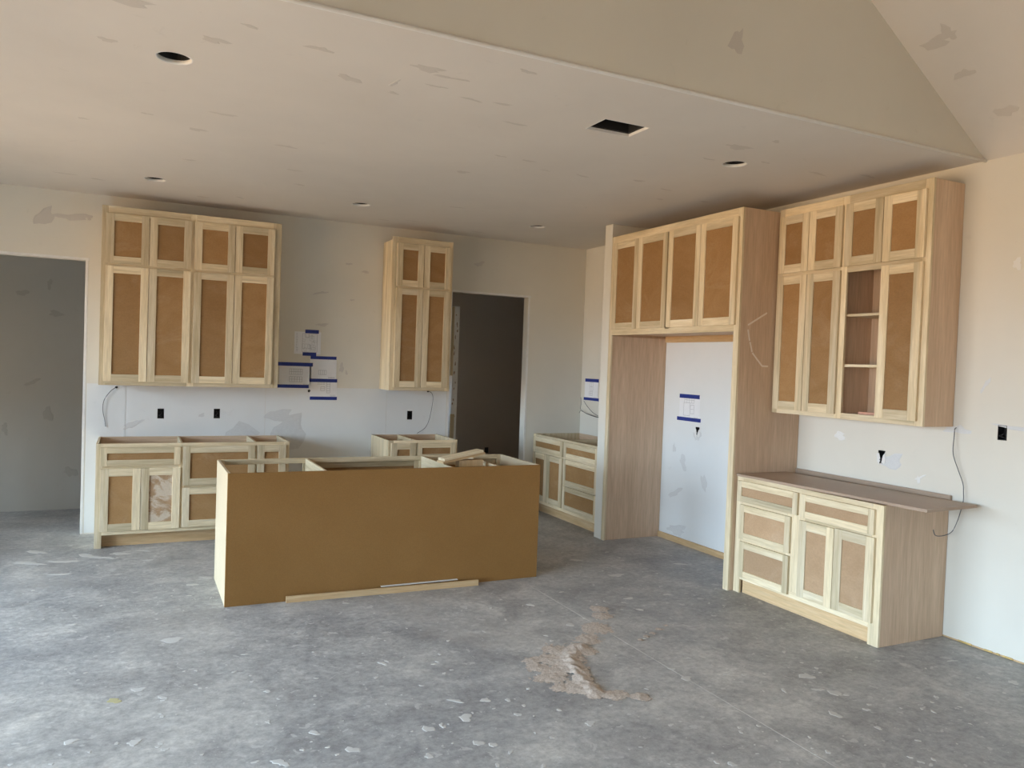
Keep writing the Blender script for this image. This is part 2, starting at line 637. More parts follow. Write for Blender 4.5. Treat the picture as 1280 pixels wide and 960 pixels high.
# hall beyond the left opening
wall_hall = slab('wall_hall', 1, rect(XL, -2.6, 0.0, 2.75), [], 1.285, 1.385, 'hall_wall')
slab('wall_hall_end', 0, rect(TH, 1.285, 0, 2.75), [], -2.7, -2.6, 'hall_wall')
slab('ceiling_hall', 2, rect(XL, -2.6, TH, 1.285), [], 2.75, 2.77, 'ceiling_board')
# pantry beyond the right opening
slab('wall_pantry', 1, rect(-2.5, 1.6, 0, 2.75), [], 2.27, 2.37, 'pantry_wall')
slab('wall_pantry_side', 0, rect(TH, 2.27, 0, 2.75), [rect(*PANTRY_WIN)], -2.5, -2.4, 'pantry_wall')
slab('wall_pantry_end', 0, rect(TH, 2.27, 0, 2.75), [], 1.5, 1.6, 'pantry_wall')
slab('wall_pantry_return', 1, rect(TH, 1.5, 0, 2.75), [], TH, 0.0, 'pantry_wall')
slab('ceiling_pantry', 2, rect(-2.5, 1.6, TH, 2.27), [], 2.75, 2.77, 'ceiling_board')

# corner bead on the openings
for k, (x, z1) in enumerate([(D1[1], D1[2]), (D2[1], D2[2]), (D2[0], D2[2])]):
    s = 1 if x in (D1[1], D2[1]) else -1
    o = box('trim_%d' % (k + 2), (x - 0.002 * s, -0.0025, 0.01), (x + 0.02 * s, 0.002, z1), 'compound_white', None, 0.001)
    o['kind'] = 'structure'
for k, (x0, x1, z) in enumerate([(D1[0], D1[1], D1[2]), (D2[0], D2[1], D2[2])]):
    o = box('trim_%d' % (k + 5), (x0, -0.0025, z - 0.002), (x1 + 0.028, 0.002, z + 0.02), 'compound_white', None, 0.001)
    o['kind'] = 'structure'

# bare lower drywall sheets of the backsplash, below the seam
LSEAM = 1.352
sheets = [(D1[1] + 0.028, -4.80), (-4.797, -3.58), (-3.577, -2.36), (-2.357, D2[0] - 0.028)]
for a0, a1 in sheets:
    hs = [bxr(a, z) for a, z in BACK_BOXES if a0 < a < a1]
    slab('drywall_sheet', 1, rect(a0, a1, 0.012, LSEAM), hs, -0.0022, -0.0002, 'drywall_raw', wall_back)
slab('drywall_sheet', 0, rect(-3.30, -1.60, 0.05, 1.94), [bxr(*RIGHT_BOXES[2])], -0.0022, -0.0002, 'drywall_raw', wall_right)

# windows to the left, and the fill opening added behind the camera
wi = 0


def window(n, axis, a0, a1, z0, z1, c, cols):
    fr_ = 0.05
    holes = []
    w = (a1 - a0 - fr_ * (cols + 1)) / cols
    for i in range(cols):
        s = a0 + fr_ + i * (w + fr_)
        holes.append(rect(s, s + w, z0 + fr_, z1 - fr_))
    o = slab('window_%d' % n, axis, rect(a0, a1, z0, z1), holes, c - 0.03, c + 0.03, 'window_vinyl')
    for hh in holes:
        slab('pane', axis, hh, [], c - 0.003, c + 0.003, 'window_glass', o)


for a0, a1, z0, z1 in WIN_LEFT:
    wi += 1
    window(wi, 0, a0, a1, z0, z1, XL - TH * 0.6, max(2, round((a1 - a0) / 1.0)))
for a0, a1, z0, z1 in FILL_FRONT:  # added opening, built as a window only to let in fill light
    wi += 1
    window(wi, 1, a0, a1, z0, z1, YF - TH * 0.6, 2)
wi += 1
window(wi, 0, *HALL_WIN, XL - TH * 0.6, 1)
wi += 1
window(wi, 0, *PANTRY_WIN, -2.46, 1)


# ------------------------------------------------------------------ cabinets
class Face:
    """maps (a along the wall, d out from the wall, z) to the world"""

    def __init__(s, side):
        s.side = side
        s.h = 'x' if side in ('back', 'island') else 'y'
        s.off = 0

    def p(s, a, d, z):
        if s.side == 'back':
            return (a, -d, z)
        if s.side == 'right':
            return (-d, -a, z)
        return (a, s.off + d, z)      # island: doors face +y

    def box(s, name, a, d, z, mat, parent, **kw):
        return box(name, s.p(a[0], d[0], z[0]), s.p(a[1], d[1], z[1]), mat, parent, **kw)


FT = 0.019      # face frame / door thickness


def door(f, parent, a0, a1, z0, z1, d, name='door', fw=0.062, panel_h=False, pmat=None, pale=False):
    """five-piece shaker front whose back sits at depth d"""
    pd = (d + 0.004, d + 0.010)
    pm = pmat or ('panel_pale_' if pale else 'panel_') + (f.h if panel_h else 'z')  # pale picks the veneer copy with the stronger light painted in
    P = f.box(name, (a0 + fw - 0.006, a1 - fw + 0.006), pd, (z0 + fw - 0.006, z1 - fw + 0.006), pm, parent, bev=0)
    fd = (d, d + FT)
    f.box('stile', (a0, a0 + fw), fd, (z0, z1), 'maple_z', P)
    f.box('stile', (a1 - fw, a1), fd, (z0, z1), 'maple_z', P)
    f.box('rail', (a0 + fw, a1 - fw), fd, (z0, z0 + fw), 'maple_' + f.h, P)
    f.box('rail', (a0 + fw, a1 - fw), fd, (z1 - fw, z1), 'maple_' + f.h, P)
    return P


def frame(f, parent, D, stiles, rails):
    for a0, a1, z0, z1 in stiles:
        f.box('face_stile', (a0, a1), (D - FT, D), (z0, z1), 'maple_z', parent)
    for a0, a1, z0, z1 in rails:
        f.box('face_rail', (a0, a1), (D - FT, D), (z0, z1), 'maple_' + f.h, parent)


def upper(f, label, a0, a1, z0, z1, D, stiles, zmid, doors, side_mat, missing=(), shelves=(), partition=None, label_extra=None, d0=0.003):
    t_ = 0.018
    root = thing('wall_cabinet', label, 'cabinet', f.p((a0 + a1) / 2, D / 2, z0))
    di = D - FT
    f.box('side_panel', (a0, a0 + t_), (d0, di), (z0, z1 - 0.03), side_mat, root)
    f.box('side_panel', (a1 - t_, a1), (d0, di), (z0, z1 - 0.002), side_mat, root)
    f.box('bottom_panel', (a0 + t_, a1 - t_), (d0, di), (z0 + 0.02, z0 + 0.02 + t_), 'plywood_' + f.h, root)
    f.box('top_panel', (a0 + t_, a1 - t_), (d0, di), (z1 - 0.05, z1 - 0.05 + t_), 'plywood_' + f.h, root)
    f.box('back_panel', (a0 + t_, a1 - t_), (d0, d0 + 0.006), (z0 + 0.038, z1 - 0.05), 'plywood_z', root, bev=0)
    ins = [s for s in stiles]
    frame(f, root, D, [(s0, s1, z0, z1) for s0, s1 in ins],
          [r for i in range(len(ins) - 1) for r in
           [(ins[i][1], ins[i + 1][0], z0, z0 + 0.042), (ins[i][1], ins[i + 1][0], zmid - 0.028, zmid + 0.028), (ins[i][1], ins[i + 1][0], z1 - 0.075, z1)]])
    if partition:
        f.box('partition', (partition - t_ / 2, partition + t_ / 2), (d0 + 0.006, di), (z0 + 0.038, z1 - 0.05), 'plywood_z', root)
    for (s0, s1, sz) in shelves:
        f.box('shelf', (s0, s1), (d0 + 0.008, di - 0.004), (sz - t_, sz), 'maple_' + f.h, root)
    for i, (x0, x1, y0, y1) in enumerate(doors):
        if i not in missing:
            door(f, root, x0, x1, y0, y1, D)
    return root


FB, FR, FI = Face('back'), Face('right'), Face('island')

# --- wide wall cabinet, back wall
za, zb = (2.402, 2.830), (1.386, 2.381)
xs = [(-4.977, -4.641), (-4.637, -4.299), (-4.272, -3.931), (-3.926, -3.581)]
upper(FB, 'widest wall cabinet, eight unfinished doors, above the long base cabinet left of the taped papers', -5.012, -3.520, 1.353, 2.892, 0.323,
      [(-5.012, -4.962), (-4.312, -4.258), (-3.59, -3.520)], 2.391,
      [(a, b, *zb) for a, b in xs] + [(a, b, *za) for a, b in xs], 'maple_z')
# --- narrow wall cabinet, back wall
xs = [(-2.396, -2.114), (-2.109, -1.822)]
upper(FB, 'narrow four-door wall cabinet beside the dark pantry doorway', -2.441, -1.794, 1.352, 2.892, 0.323,
      [(-2.441, -2.38), (-1.84, -1.794)], 2.390,
      [(a, b, *zb) for a, b in xs] + [(a, b, *za) for a, b in xs], 'maple_z')
# --- wall cabinet with a missing door, right wall
xs = [(3.368, 3.656), (3.661, 3.957), (3.984, 4.286), (4.291, 4.594)]
za2, zb2 = (2.421, 2.851), (1.391, 2.396)
ur = upper(FR, 'wall cabinet on the right wall with one lower door missing and open shelves showing', 3.349, 4.632, 1.3595, 2.914, 0.298,
           [(3.349, 3.40), (3.945, 4.000), (4.575, 4.632)], 2.408,
           [(a, b, *zb2) for a, b in xs] + [(a, b, *za2) for a, b in xs], 'plywood_z', missing=(2,),
           shelves=[(3.985, 4.612, 2.092), (3.985, 4.612, 1.742), (3.370, 3.965, 2.092), (3.370, 3.965, 1.742)], partition=3.975)


def carcass(f, root, a0, a1, D, zt, parts, left_floor=True, right_floor=True, toe=0.075, side_l='maple_z', side_r='maple_z', bottom=True):
    t_ = 0.018
    tk = 0.11
    d0, di = 0.003, D - FT
    f.box('side_panel', (a0, a0 + t_), (d0, di), (0, zt), side_l, root)
    f.box('side_panel', (a1 - t_, a1), (d0, di), (0, zt), side_r, root)
    f.box('back_panel', (a0 + t_, a1 - t_), (d0, d0 + 0.012), (0.0, zt - 0.001), 'plywood_' + f.h, root, bev=0.0005)
    f.box('bottom_panel', (a0 + t_, a1 - t_), (d0 + 0.012, di), (tk, tk + t_), 'plywood_' + f.h, root)
    f.box('toe_kick', (a0 + t_, a1 - t_), (D - toe - FT, D - toe), (0, tk), 'stud_' + f.h, root)
    for p_ in parts:
        f.box('partition', (p_ - t_ / 2, p_ + t_ / 2), (d0 + 0.012, di), (tk + t_, zt - 0.002), 'maple_' + ('y' if f.h == 'x' else 'x'), root)


# --- long base cabinet, back wall
r = thing('base_cabinet', 'long base cabinet without a worktop under the widest wall cabinet, partly behind the island', 'cabinet', FB.p(-4.2275, 0.3, 0))
carcass(FB, r, -5.009, -3.446, 0.61, 0.876, [-4.352, -3.737])
frame(FB, r, 0.61, [(-5.009, -4.955, 0.0, 0.876), (-4.375, -4.33, 0.15, 0.838), (-3.76, -3.715, 0.15, 0.838), (-3.495, -3.446, 0.0, 0.876)],
      [(-4.955, -3.495, 0.838, 0.876), (-4.955, -3.495, 0.11, 0.15), (-4.955, -4.375, 0.655, 0.70), (-4.33, -3.76, 0.475, 0.52)])
door(FB, r, -4.976, -4.363, 0.690, 0.846, 0.61, 'drawer', 0.05, True)
door(FB, r, -4.972, -4.669, 0.142, 0.666, 0.61)
door(FB, r, -4.665, -4.361, 0.142, 0.666, 0.61, pmat='panel_burl')
door(FB, r, -4.342, -3.747, 0.508, 0.848, 0.61, 'drawer', 0.058, True)
door(FB, r, -4.342, -3.747, 0.146, 0.487, 0.61, 'drawer', 0.058, True)
door(FB, r, -3.727, -3.478, 0.146, 0.850, 0.61)

# --- short base cabinet, back wall
r = thing('base_cabinet', 'short base cabinet without a worktop below the narrow wall cabinet, behind the island', 'cabinet', FB.p(-2.152, 0.3, 0))
carcass(FB, r, -2.511, -1.793, 0.61, 0.876, [-2.226])
frame(FB, r, 0.61, [(-2.511, -2.46, 0.0, 0.876), (-2.25, -2.205, 0.15, 0.838), (-1.84, -1.793, 0.0, 0.876)],
      [(-2.46, -1.84, 0.838, 0.876), (-2.46, -1.84, 0.11, 0.15), (-2.205, -1.84, 0.66, 0.70), (-2.205, -1.84, 0.39, 0.43)])
door(FB, r, -2.486, -2.232, 0.146, 0.852, 0.61)
door(FB, r, -2.220, -1.820, 0.690, 0.852, 0.61, 'drawer', 0.05, True)
door(FB, r, -2.220, -1.820, 0.420, 0.670, 0.61, 'drawer', 0.058, True)
door(FB, r, -2.220, -1.820, 0.146, 0.400, 0.61, 'drawer', 0.058, True)

# --- base cabinet in the niche, right wall
r = thing('base_cabinet', 'base cabinet in the corner niche between the pantry doorway and the refrigerator surround', 'cabinet', FR.p(0.71, 0.3, 0))
carcass(FR, r, 0.005, 1.432, 0.61, 0.876, [0.715], toe=0.06)
frame(FR, r, 0.61, [(0.005, 0.055, 0.0, 0.876), (0.69, 0.745, 0.15, 0.838), (1.385, 1.432, 0.0, 0.876)],
      [(0.055, 1.385, 0.838, 0.876), (0.055, 1.385, 0.11, 0.15), (0.055, 0.69, 0.655, 0.70), (0.745, 1.385, 0.655, 0.70), (0.745, 1.385, 0.37, 0.415)])
door(FR, r, 0.036, 0.702, 0.690, 0.852, 0.61, 'drawer', 0.05, True)
door(FR, r, 0.034, 0.366, 0.146, 0.672, 0.61)
door(FR, r, 0.370, 0.708, 0.146, 0.672, 0.61)
for z0, z1 in [(0.690, 0.853), (0.405, 0.672), (0.144, 0.387)]:
    door(FR, r, 0.730, 1.405, z0, z1, 0.61, 'drawer', 0.05, True)

# --- refrigerator surround, right wall
r = thing('refrigerator_surround', 'tall plywood refrigerator surround with four doors above an empty alcove', 'cabinet', FR.p(2.46, 0.33, 0))
FD = 0.66
FR.box('side_panel', (1.565, 1.584), (0.003, FD - FT), (0, 2.90), 'plywood_z', r)
FR.box('side_panel', (3.327, 3.346), (0.003, FD - FT), (0, 2.90), 'plywood_z', r)
FR.box('inner_panel', (1.584, 1.602), (0.003, FD - FT), (0, 1.962), 'plywood_z', r)
frame(FR, r, FD, [(1.565, 1.612, 0, 2.90), (3.290, 3.346, 0, 2.90), (2.44, 2.485, 2.007, 2.83)],
      [(1.612, 3.290, 1.967, 2.045), (1.612, 3.290, 2.80, 2.90)])
FR.box('bottom_panel', (1.584, 3.327), (0.003, FD - FT), (1.985, 2.003), 'plywood_y', r)
FR.box('top_panel', (1.584, 3.327), (0.003, FD - FT), (2.85, 2.868), 'plywood_y', r)
FR.box('back_panel', (1.584, 3.327), (0.003, 0.009), (2.003, 2.85), 'plywood_z', r, bev=0)
FR.box('partition', (2.453, 2.471), (0.009, FD - FT), (2.003, 2.85), 'plywood_z', r)
FR.box('back_cleat', (1.602, 3.327), (0.003, 0.022), (1.925, 1.985), 'stud_y', r)
FR.box('floor_cleat', (1.602, 3.327), (0.003, 0.022), (0, 0.055), 'stud_y', r)
for a0, a1 in [(1.628, 2.027), (2.031, 2.452), (2.470, 2.884), (2.888, 3.312)]:
    door(FR, r, a0, a1, 2.018, 2.832, FD, fw=0.06)
# chalk marks on the side of the surround
for (x0, z0), (x1, z1) in [((-0.571, 2.019), (-0.386, 2.121)), ((-0.569, 1.985), (-0.548, 1.90)), ((-0.544, 1.892), (-0.519, 1.817)),
                           ((-0.515, 1.81), (-0.413, 1.713)), ((-0.413, 1.713), (-0.352, 1.712))]:
    obb('chalk_mark', (x0, -3.3464, z0), (x1, -3.3464, z1), 0.0008, 0.013, 'chalk', r, up=(0.01, 0, 1) if abs(z1 - z0) < abs(x1 - x0) else (1, 0, 0.01), bev=0.0001)

# --- base cabinet, right wall
r = thing('base_cabinet', 'base cabinet with three drawers and two doors under a loose brown board, right wall', 'cabinet', FR.p(3.99, 0.3, 0))
carcass(FR, r, 3.349, 4.632, 0.61, 0.876, [3.978], toe=0.07, side_r='plywood_z', side_l='plywood_z')
frame(FR, r, 0.61, [(3.349, 3.415, 0.0, 0.876), (3.86, 4.02, 0.15, 0.838), (4.555, 4.632, 0.0, 0.876)],
      [(3.415, 4.555, 0.838, 0.876), (3.415, 4.555, 0.105, 0.15), (3.415, 3.86, 0.655, 0.705), (4.02, 4.555, 0.655, 0.705), (3.415, 3.86, 0.385, 0.425)])
FR.box('toe_board', (3.415, 4.555), (0.57, 0.58), (0.0, 0.105), 'stud_y', r)
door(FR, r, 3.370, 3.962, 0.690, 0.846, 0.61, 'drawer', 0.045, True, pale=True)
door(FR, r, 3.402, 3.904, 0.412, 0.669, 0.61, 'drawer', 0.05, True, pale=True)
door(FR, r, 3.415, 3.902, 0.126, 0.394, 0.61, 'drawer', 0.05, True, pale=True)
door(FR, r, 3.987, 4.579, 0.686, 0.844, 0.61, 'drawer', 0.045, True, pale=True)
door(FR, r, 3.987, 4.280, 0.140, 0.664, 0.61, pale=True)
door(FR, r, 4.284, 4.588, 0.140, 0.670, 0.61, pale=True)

# loose board on it: slightly askew
CT = 0.876
ang = math.atan2(0.08, -1.515)
A = Vector((-0.628, -3.358, 0))
Bv = Vector((-0.548, -4.873, 0))
nrm = Vector((0.4985, 0.0263, 0))
q = [A, Bv, Bv + nrm, A + nrm + Vector((0.0, -0.027, 0))]
cb = sum(q, Vector()) / 4
vs = [(p - cb) + Vector((0, 0, zz)) for zz in (-0.009, 0.009) for p in q]
me = mesh_from('counter_board', vs, [(3, 2, 1, 0), (4, 5, 6, 7), (0, 1, 5, 4), (1, 2, 6, 5), (2, 3, 7, 6), (3, 0, 4, 7)], 'counter_board')
o = bpy.data.objects.new('counter_board', me)
link(o, (cb.x, cb.y, CT + 0.0092))
tag(o, 'thin brown board laid askew as a worktop on the right base cabinet, overhanging its end', 'board')
o = box('wood_batten', (-0.024, -4.650, CT + 0.0002), (-0.004, -3.352, CT + 0.042), 'counter_board', None, 0.001)
tag(o, 'long thin batten standing against the right wall behind the loose brown board', 'batten')

# --- kitchen island
IX0, IX1, IY0, IY1, IZ = -4.178, -1.8705, -2.5345, -1.8165, 0.880
r = thing('kitchen_island', 'large island box with a plain tan fibreboard back and no worktop', 'cabinet', ((IX0 + IX1) / 2, (IY0 + IY1) / 2, 0))
t_ = 0.018
box('back_panel', (IX0, IY0, 0), (IX1, IY0 + t_, IZ), 'island_mdf', r)
box('side_panel', (IX0, IY0 + t_, 0), (IX0 + t_, IY1, IZ), 'island_side', r)
box('side_panel', (IX1 - t_, IY0 + t_, 0), (IX1, IY1, IZ), 'island_side', r)
FI.off = IY1
for x in (-3.535, -2.598):
    box('partition', (x - t_ / 2, IY0 + t_, 0.0), (x + t_ / 2, IY1 - FT, IZ - 0.002), 'maple_y', r)
box('partition', (-2.19 - t_ / 2, IY0 + t_, 0.128), (-2.19 + t_ / 2, IY1 - FT, IZ - 0.012), 'maple_y', r)
box('bottom_panel', (-3.526, IY0 + t_, 0.11), (-2.607, IY1 - FT, 0.128), 'plywood_x', r)
box('bottom_panel', (-2.589, IY0 + t_, 0.11), (IX1 - t_, IY1 - FT, 0.128), 'plywood_x', r)
box('toe_kick', (-3.526, IY1 - 0.09, 0), (IX1 - t_, IY1 - 0.072, 0.11), 'stud_x', r)
frame(FI, r, 0.0, [(IX0 + t_, IX0 + 0.05, 0, IZ), (-3.56, -3.51, 0, IZ - 0.038), (-2.62, -2.575, 0.15, IZ - 0.038), (IX1 - 0.05, IX1 - t_, 0.11, IZ)],
      [(IX0 + 0.05, IX1 - 0.05, IZ - 0.038, IZ), (-3.51, -2.62, 0.11, 0.15), (-2.575, IX1 - 0.05, 0.11, 0.15), (-3.51, -2.62, 0.66, 0.70), (-2.575, IX1 - 0.05, 0.66, 0.70)])
door(FI, r, -3.52, -2.61, 0.69, 0.848, 0.0, 'drawer', 0.05, True)
door(FI, r, -3.52, -3.068, 0.142, 0.668, 0.0)
door(FI, r, -3.064, -2.61, 0.142, 0.668, 0.0)
door(FI, r, -2.59, -1.905, 0.69, 0.848, 0.0, 'drawer', 0.05, True)
door(FI, r, -2.59, -2.25, 0.142, 0.668, 0.0)
door(FI, r, -2.246, -1.905, 0.142, 0.668, 0.0)

# wood offcuts standing in the right bay of the island
o = box('wood_offcut', (-2.462, -2.31, 0.1285), (-2.262, -2.225, 0.9005), 'stud_z', None, 0.002)
tag(o, 'wooden offcut standing upright inside the right bay of the island', 'offcut')
ux = Vector((0.3, 0.03, 0.0525)).normalized()
uz = Vector((-ux.z, 0, ux.x)).normalized()
pA = Vector((-2.598, -2.285, 0.8795)) - ux * 0.012
for k, (off, ln_, nm, lab) in enumerate([(0.0, 0.37, 'wood_slat', 'lower of two pale slats propped up slantwise on the island partition'),
                                         (0.019, 0.345, 'wood_slat', 'upper of two pale slats propped up slantwise on the island partition')]):
    st = pA + uz * (0.0095 + off + 0.0004 * k) + ux * (0.012 * k)
    o = obb(nm, st, st + ux * ln_, 0.11, 0.0185, 'stud_x' if k == 0 else 'maple_x', None, up=tuple(uz))
    tag(o, lab, 'offcut', 'slats propped on the island')

# trim strips on the floor in front of the island
o = obb('wood_strip', (-3.79, -2.562, 0.021), (-2.398, -2.600, 0.021), 0.020, 0.042, 'stud_x')
tag(o, 'long tan wood strip lying on the floor along the island', 'wood strip')
o = obb('thin_strip', (-3.13, -2.548, 0.045), (-2.545, -2.552, 0.045), 0.024, 0.004, 'white_trim')
tag(o, 'thin pale strip lying on top of the longer tan strip beside the island', 'wood strip')

# scrap inside the open shelf cabinet
o = obb('wood_scrap', (-0.235, -4.10, 1.4075), (-0.18, -4.22, 1.4075), 0.035, 0.018, 'pink_scrap')
tag(o, 'small pinkish wood scrap lying inside the open shelf cabinet', 'scrap')

# ------------------------------------------------------------------ pantry contents
r = thing('pantry_cabinet', 'sliver of a raw cabinet standing inside the dark pantry doorway', 'cabinet', (-1.6, 0.45, 1.40))
box('body', (-2.30, 0.60, 1.50), (-1.40, 0.90, 2.30), 'plywood_z', r)
for a0, a1 in [(-1.86, -1.395)]:
    box('face_stile', (-1.45, 0.582, 1.50), (-1.395, 0.60, 2.30), 'maple_z', r)
    box('face_rail', (-2.30, 0.582, 2.24), (-1.45, 0.60, 2.30), 'maple_x', r)
    box('face_rail', (-2.30, 0.582, 2.02), (-1.45, 0.60, 2.07), 'maple_x', r)
    box('face_rail', (-2.30, 0.582, 1.50), (-1.45, 0.60, 1.55), 'maple_x', r)
o = box('wall_pantry_stub', (-1.395, 0.60, 0), (-1.325, 0.95, 2.31), 'white_trim', None, 0.003)
o['kind'] = 'structure'
for k in range(16):
    z = 0.75 + k * 0.098 + random.uniform(-.03, .03)
    dab('torn_patch', (-1.365 + random.uniform(-0.02, 0.025), 0.5995, z), 1, -1, random.uniform(0.003, 0.008), random.uniform(0.01, 0.03), random.uniform(-.3, .3), 'counter_board', o, k)
o = box('leaning_board', (-1.415, 0.560, 0.0), (-1.368, 0.579, 1.05), 'maple_z', None)
tag(o, 'narrow pale board standing upright just inside the pantry doorway', 'board')


# ------------------------------------------------------------------ electrical boxes
def ebox(f, a, z, label, style):
    root = thing('electrical_box', label, 'electrical box', f.p(a, 0, z - BOX_H / 2), 'open electrical boxes in the walls')
    w, h, d = BOX_W / 2 - 0.001, BOX_H / 2 - 0.001, -0.06
    th = 0.003
    f.box('back_plate', (a - w, a + w), (d, d + th), (z - h, z + h), 'black_plastic', root, bev=0)
    f.box('side_plate', (a - w, a - w + th), (d, 0.002), (z - h, z + h), 'black_plastic', root, bev=0)
    f.box('side_plate', (a + w - th, a + w), (d, 0.002), (z - h, z + h), 'black_plastic', root, bev=0)
    f.box('end_plate', (a - w, a + w), (d, 0.002), (z - h, z - h + th), 'black_plastic', root, bev=0)
    f.box('end_plate', (a - w, a + w), (d, 0.002), (z + h - th, z + h), 'black_plastic', root, bev=0)
    for k in range(3):
        x = a + (k - 1) * 0.012
        tube('wire', [f.p(x, d + 0.004, z + 0.02), f.p(x + 0.006, -0.02, z + 0.012 * (k - 1)), f.p(x - 0.01, 0.004 + 0.003 * k, z - 0.018), f.p(x + 0.008, -0.012, z - 0.03)],
             0.0022, ['black_plastic', 'wire_grey', 'black_plastic'][k] if style else 'black_plastic', root, 6)
    return root


ebox(FB, *BACK_BOXES[0], 'black electrical box, left of the two under the widest wall cabinet', True)
ebox(FB, *BACK_BOXES[1], 'black electrical box, right of the two under the widest wall cabinet', True)
ebox(FB, *BACK_BOXES[2], 'black electrical box under the narrow wall cabinet', False)
ebox(FR, 4.947, 1.35, 'black electrical box on the bare right wall beyond the cabinets', False)
ebox(FR, 4.112, 1.10, 'black electrical box above the loose brown board', True)
ebox(FR, 2.124, 1.088, 'electrical box inside the refrigerator alcove below the taped paper', True)
# drywall left partly over two of the openings
for f, a, z in [(FR, 4.112, 1.10), (FR, 2.124, 1.088)]:
    for da, s in ((-0.022, 1), (0.022, -1)):
        pp = f.p(a + da, 0.0045, z - 0.012)
        dab('torn_drywall', pp, 0, -1, 0.012, 0.046, 0.12 * s, 'compound_white', wall_right, 3 + (s > 0), 0.3)
o = box('outlet_box', (-0.20, 2.255, 0.375), (-0.145, 2.2695, 0.455), 'black_plastic', None, 0.004)
tag(o, 'small black outlet box on the dark pantry wall above the island', 'electrical box', 'open electrical boxes in the walls')

# ------------------------------------------------------------------ wires
o = tube('loose_wire', [(-4.878, 0.03, 1.322), (-4.880, -0.012, 1.321), (-4.925, -0.02, 1.285), (-4.973, -0.02, 1.205), (-4.982, -0.015, 1.118), (-4.965, -0.012, 1.025), (-4.957, -0.012, 0.967)], 0.0026, 'wire_grey')
tag(o, 'loose dark wire hanging from the wall below the left end of the widest wall cabinet', 'wire')
o = tube('loose_wire', [(-1.90, 0.03, 1.335), (-1.90, -0.012, 1.336), (-1.87, -0.03, 1.315), (-1.855, -0.03, 1.26), (-1.866, -0.03, 1.16), (-1.89, -0.028, 1.034), (-1.935, -0.03, 0.945), (-2.02, -0.03, 0.89)], 0.0027, 'wire_grey')
tag(o, 'loose dark wire hanging below the narrow wall cabinet down to the short base cabinet', 'wire')
o = tube('loose_wire', [(0.03, -4.652, 1.352), (-0.015, -4.655, 1.350), (-0.035, -4.665, 1.30), (-0.035, -4.664, 1.19), (-0.03, -4.70, 1.09), (-0.03, -4.735, 1.01), (-0.03, -4.742, 0.95), (-0.032, -4.745, 0.90),
                         (-0.032, -4.73, 0.83), (-0.05, -4.725, 0.77), (-0.06, -4.70, 0.70), (-0.10, -4.672, 0.67), (-0.16, -4.66, 0.672), (-0.185, -4.66, 0.71)], 0.0027, 'wire_grey')
tag(o, 'thin dark wire dangling from the right wall past the end of the loose board', 'wire')
r = thing('wire_bundle', 'bundle of loose wires poking out of the niche wall below the taped paper', 'wire', (0, -0.42, 1.08))
for pts in [[(0.02, -0.42, 1.09), (-0.03, -0.37, 1.10), (-0.06, -0.20, 1.13), (-0.05, -0.09, 1.16), (-0.03, -0.06, 1.23), (-0.03, -0.05, 1.30)],
            [(0.02, -0.43, 1.09), (-0.03, -0.38, 1.095), (-0.06, -0.24, 1.12), (-0.06, -0.12, 1.15), (-0.05, -0.06, 1.12)],
            [(0.02, -0.41, 1.10), (-0.03, -0.35, 1.13), (-0.05, -0.24, 1.20), (-0.03, -0.12, 1.26)]]:
    tube('wire', pts, 0.0027, 'wire_grey', r)
# dark holes where the wires come out
for (x, z) in [(-4.878, 1.322), (-1.905, 1.335)]:
    dab('wire_hole', (x, -0.0024, z), 1, -1, 0.011, 0.011, 0, 'black_plastic', wall_back, 1, 0.1)
dab('wire_hole', (-0.0005, -4.653, 1.352), 0, -1, 0.013, 0.013, 0, 'compound_grey', wall_right, 1, 0.1)
dab('wire_hole', (-3.160, -0.0024, 1.318), 1, -1, 0.014, 0.014, 0, 'black_plastic', wall_back, 2, 0.1)


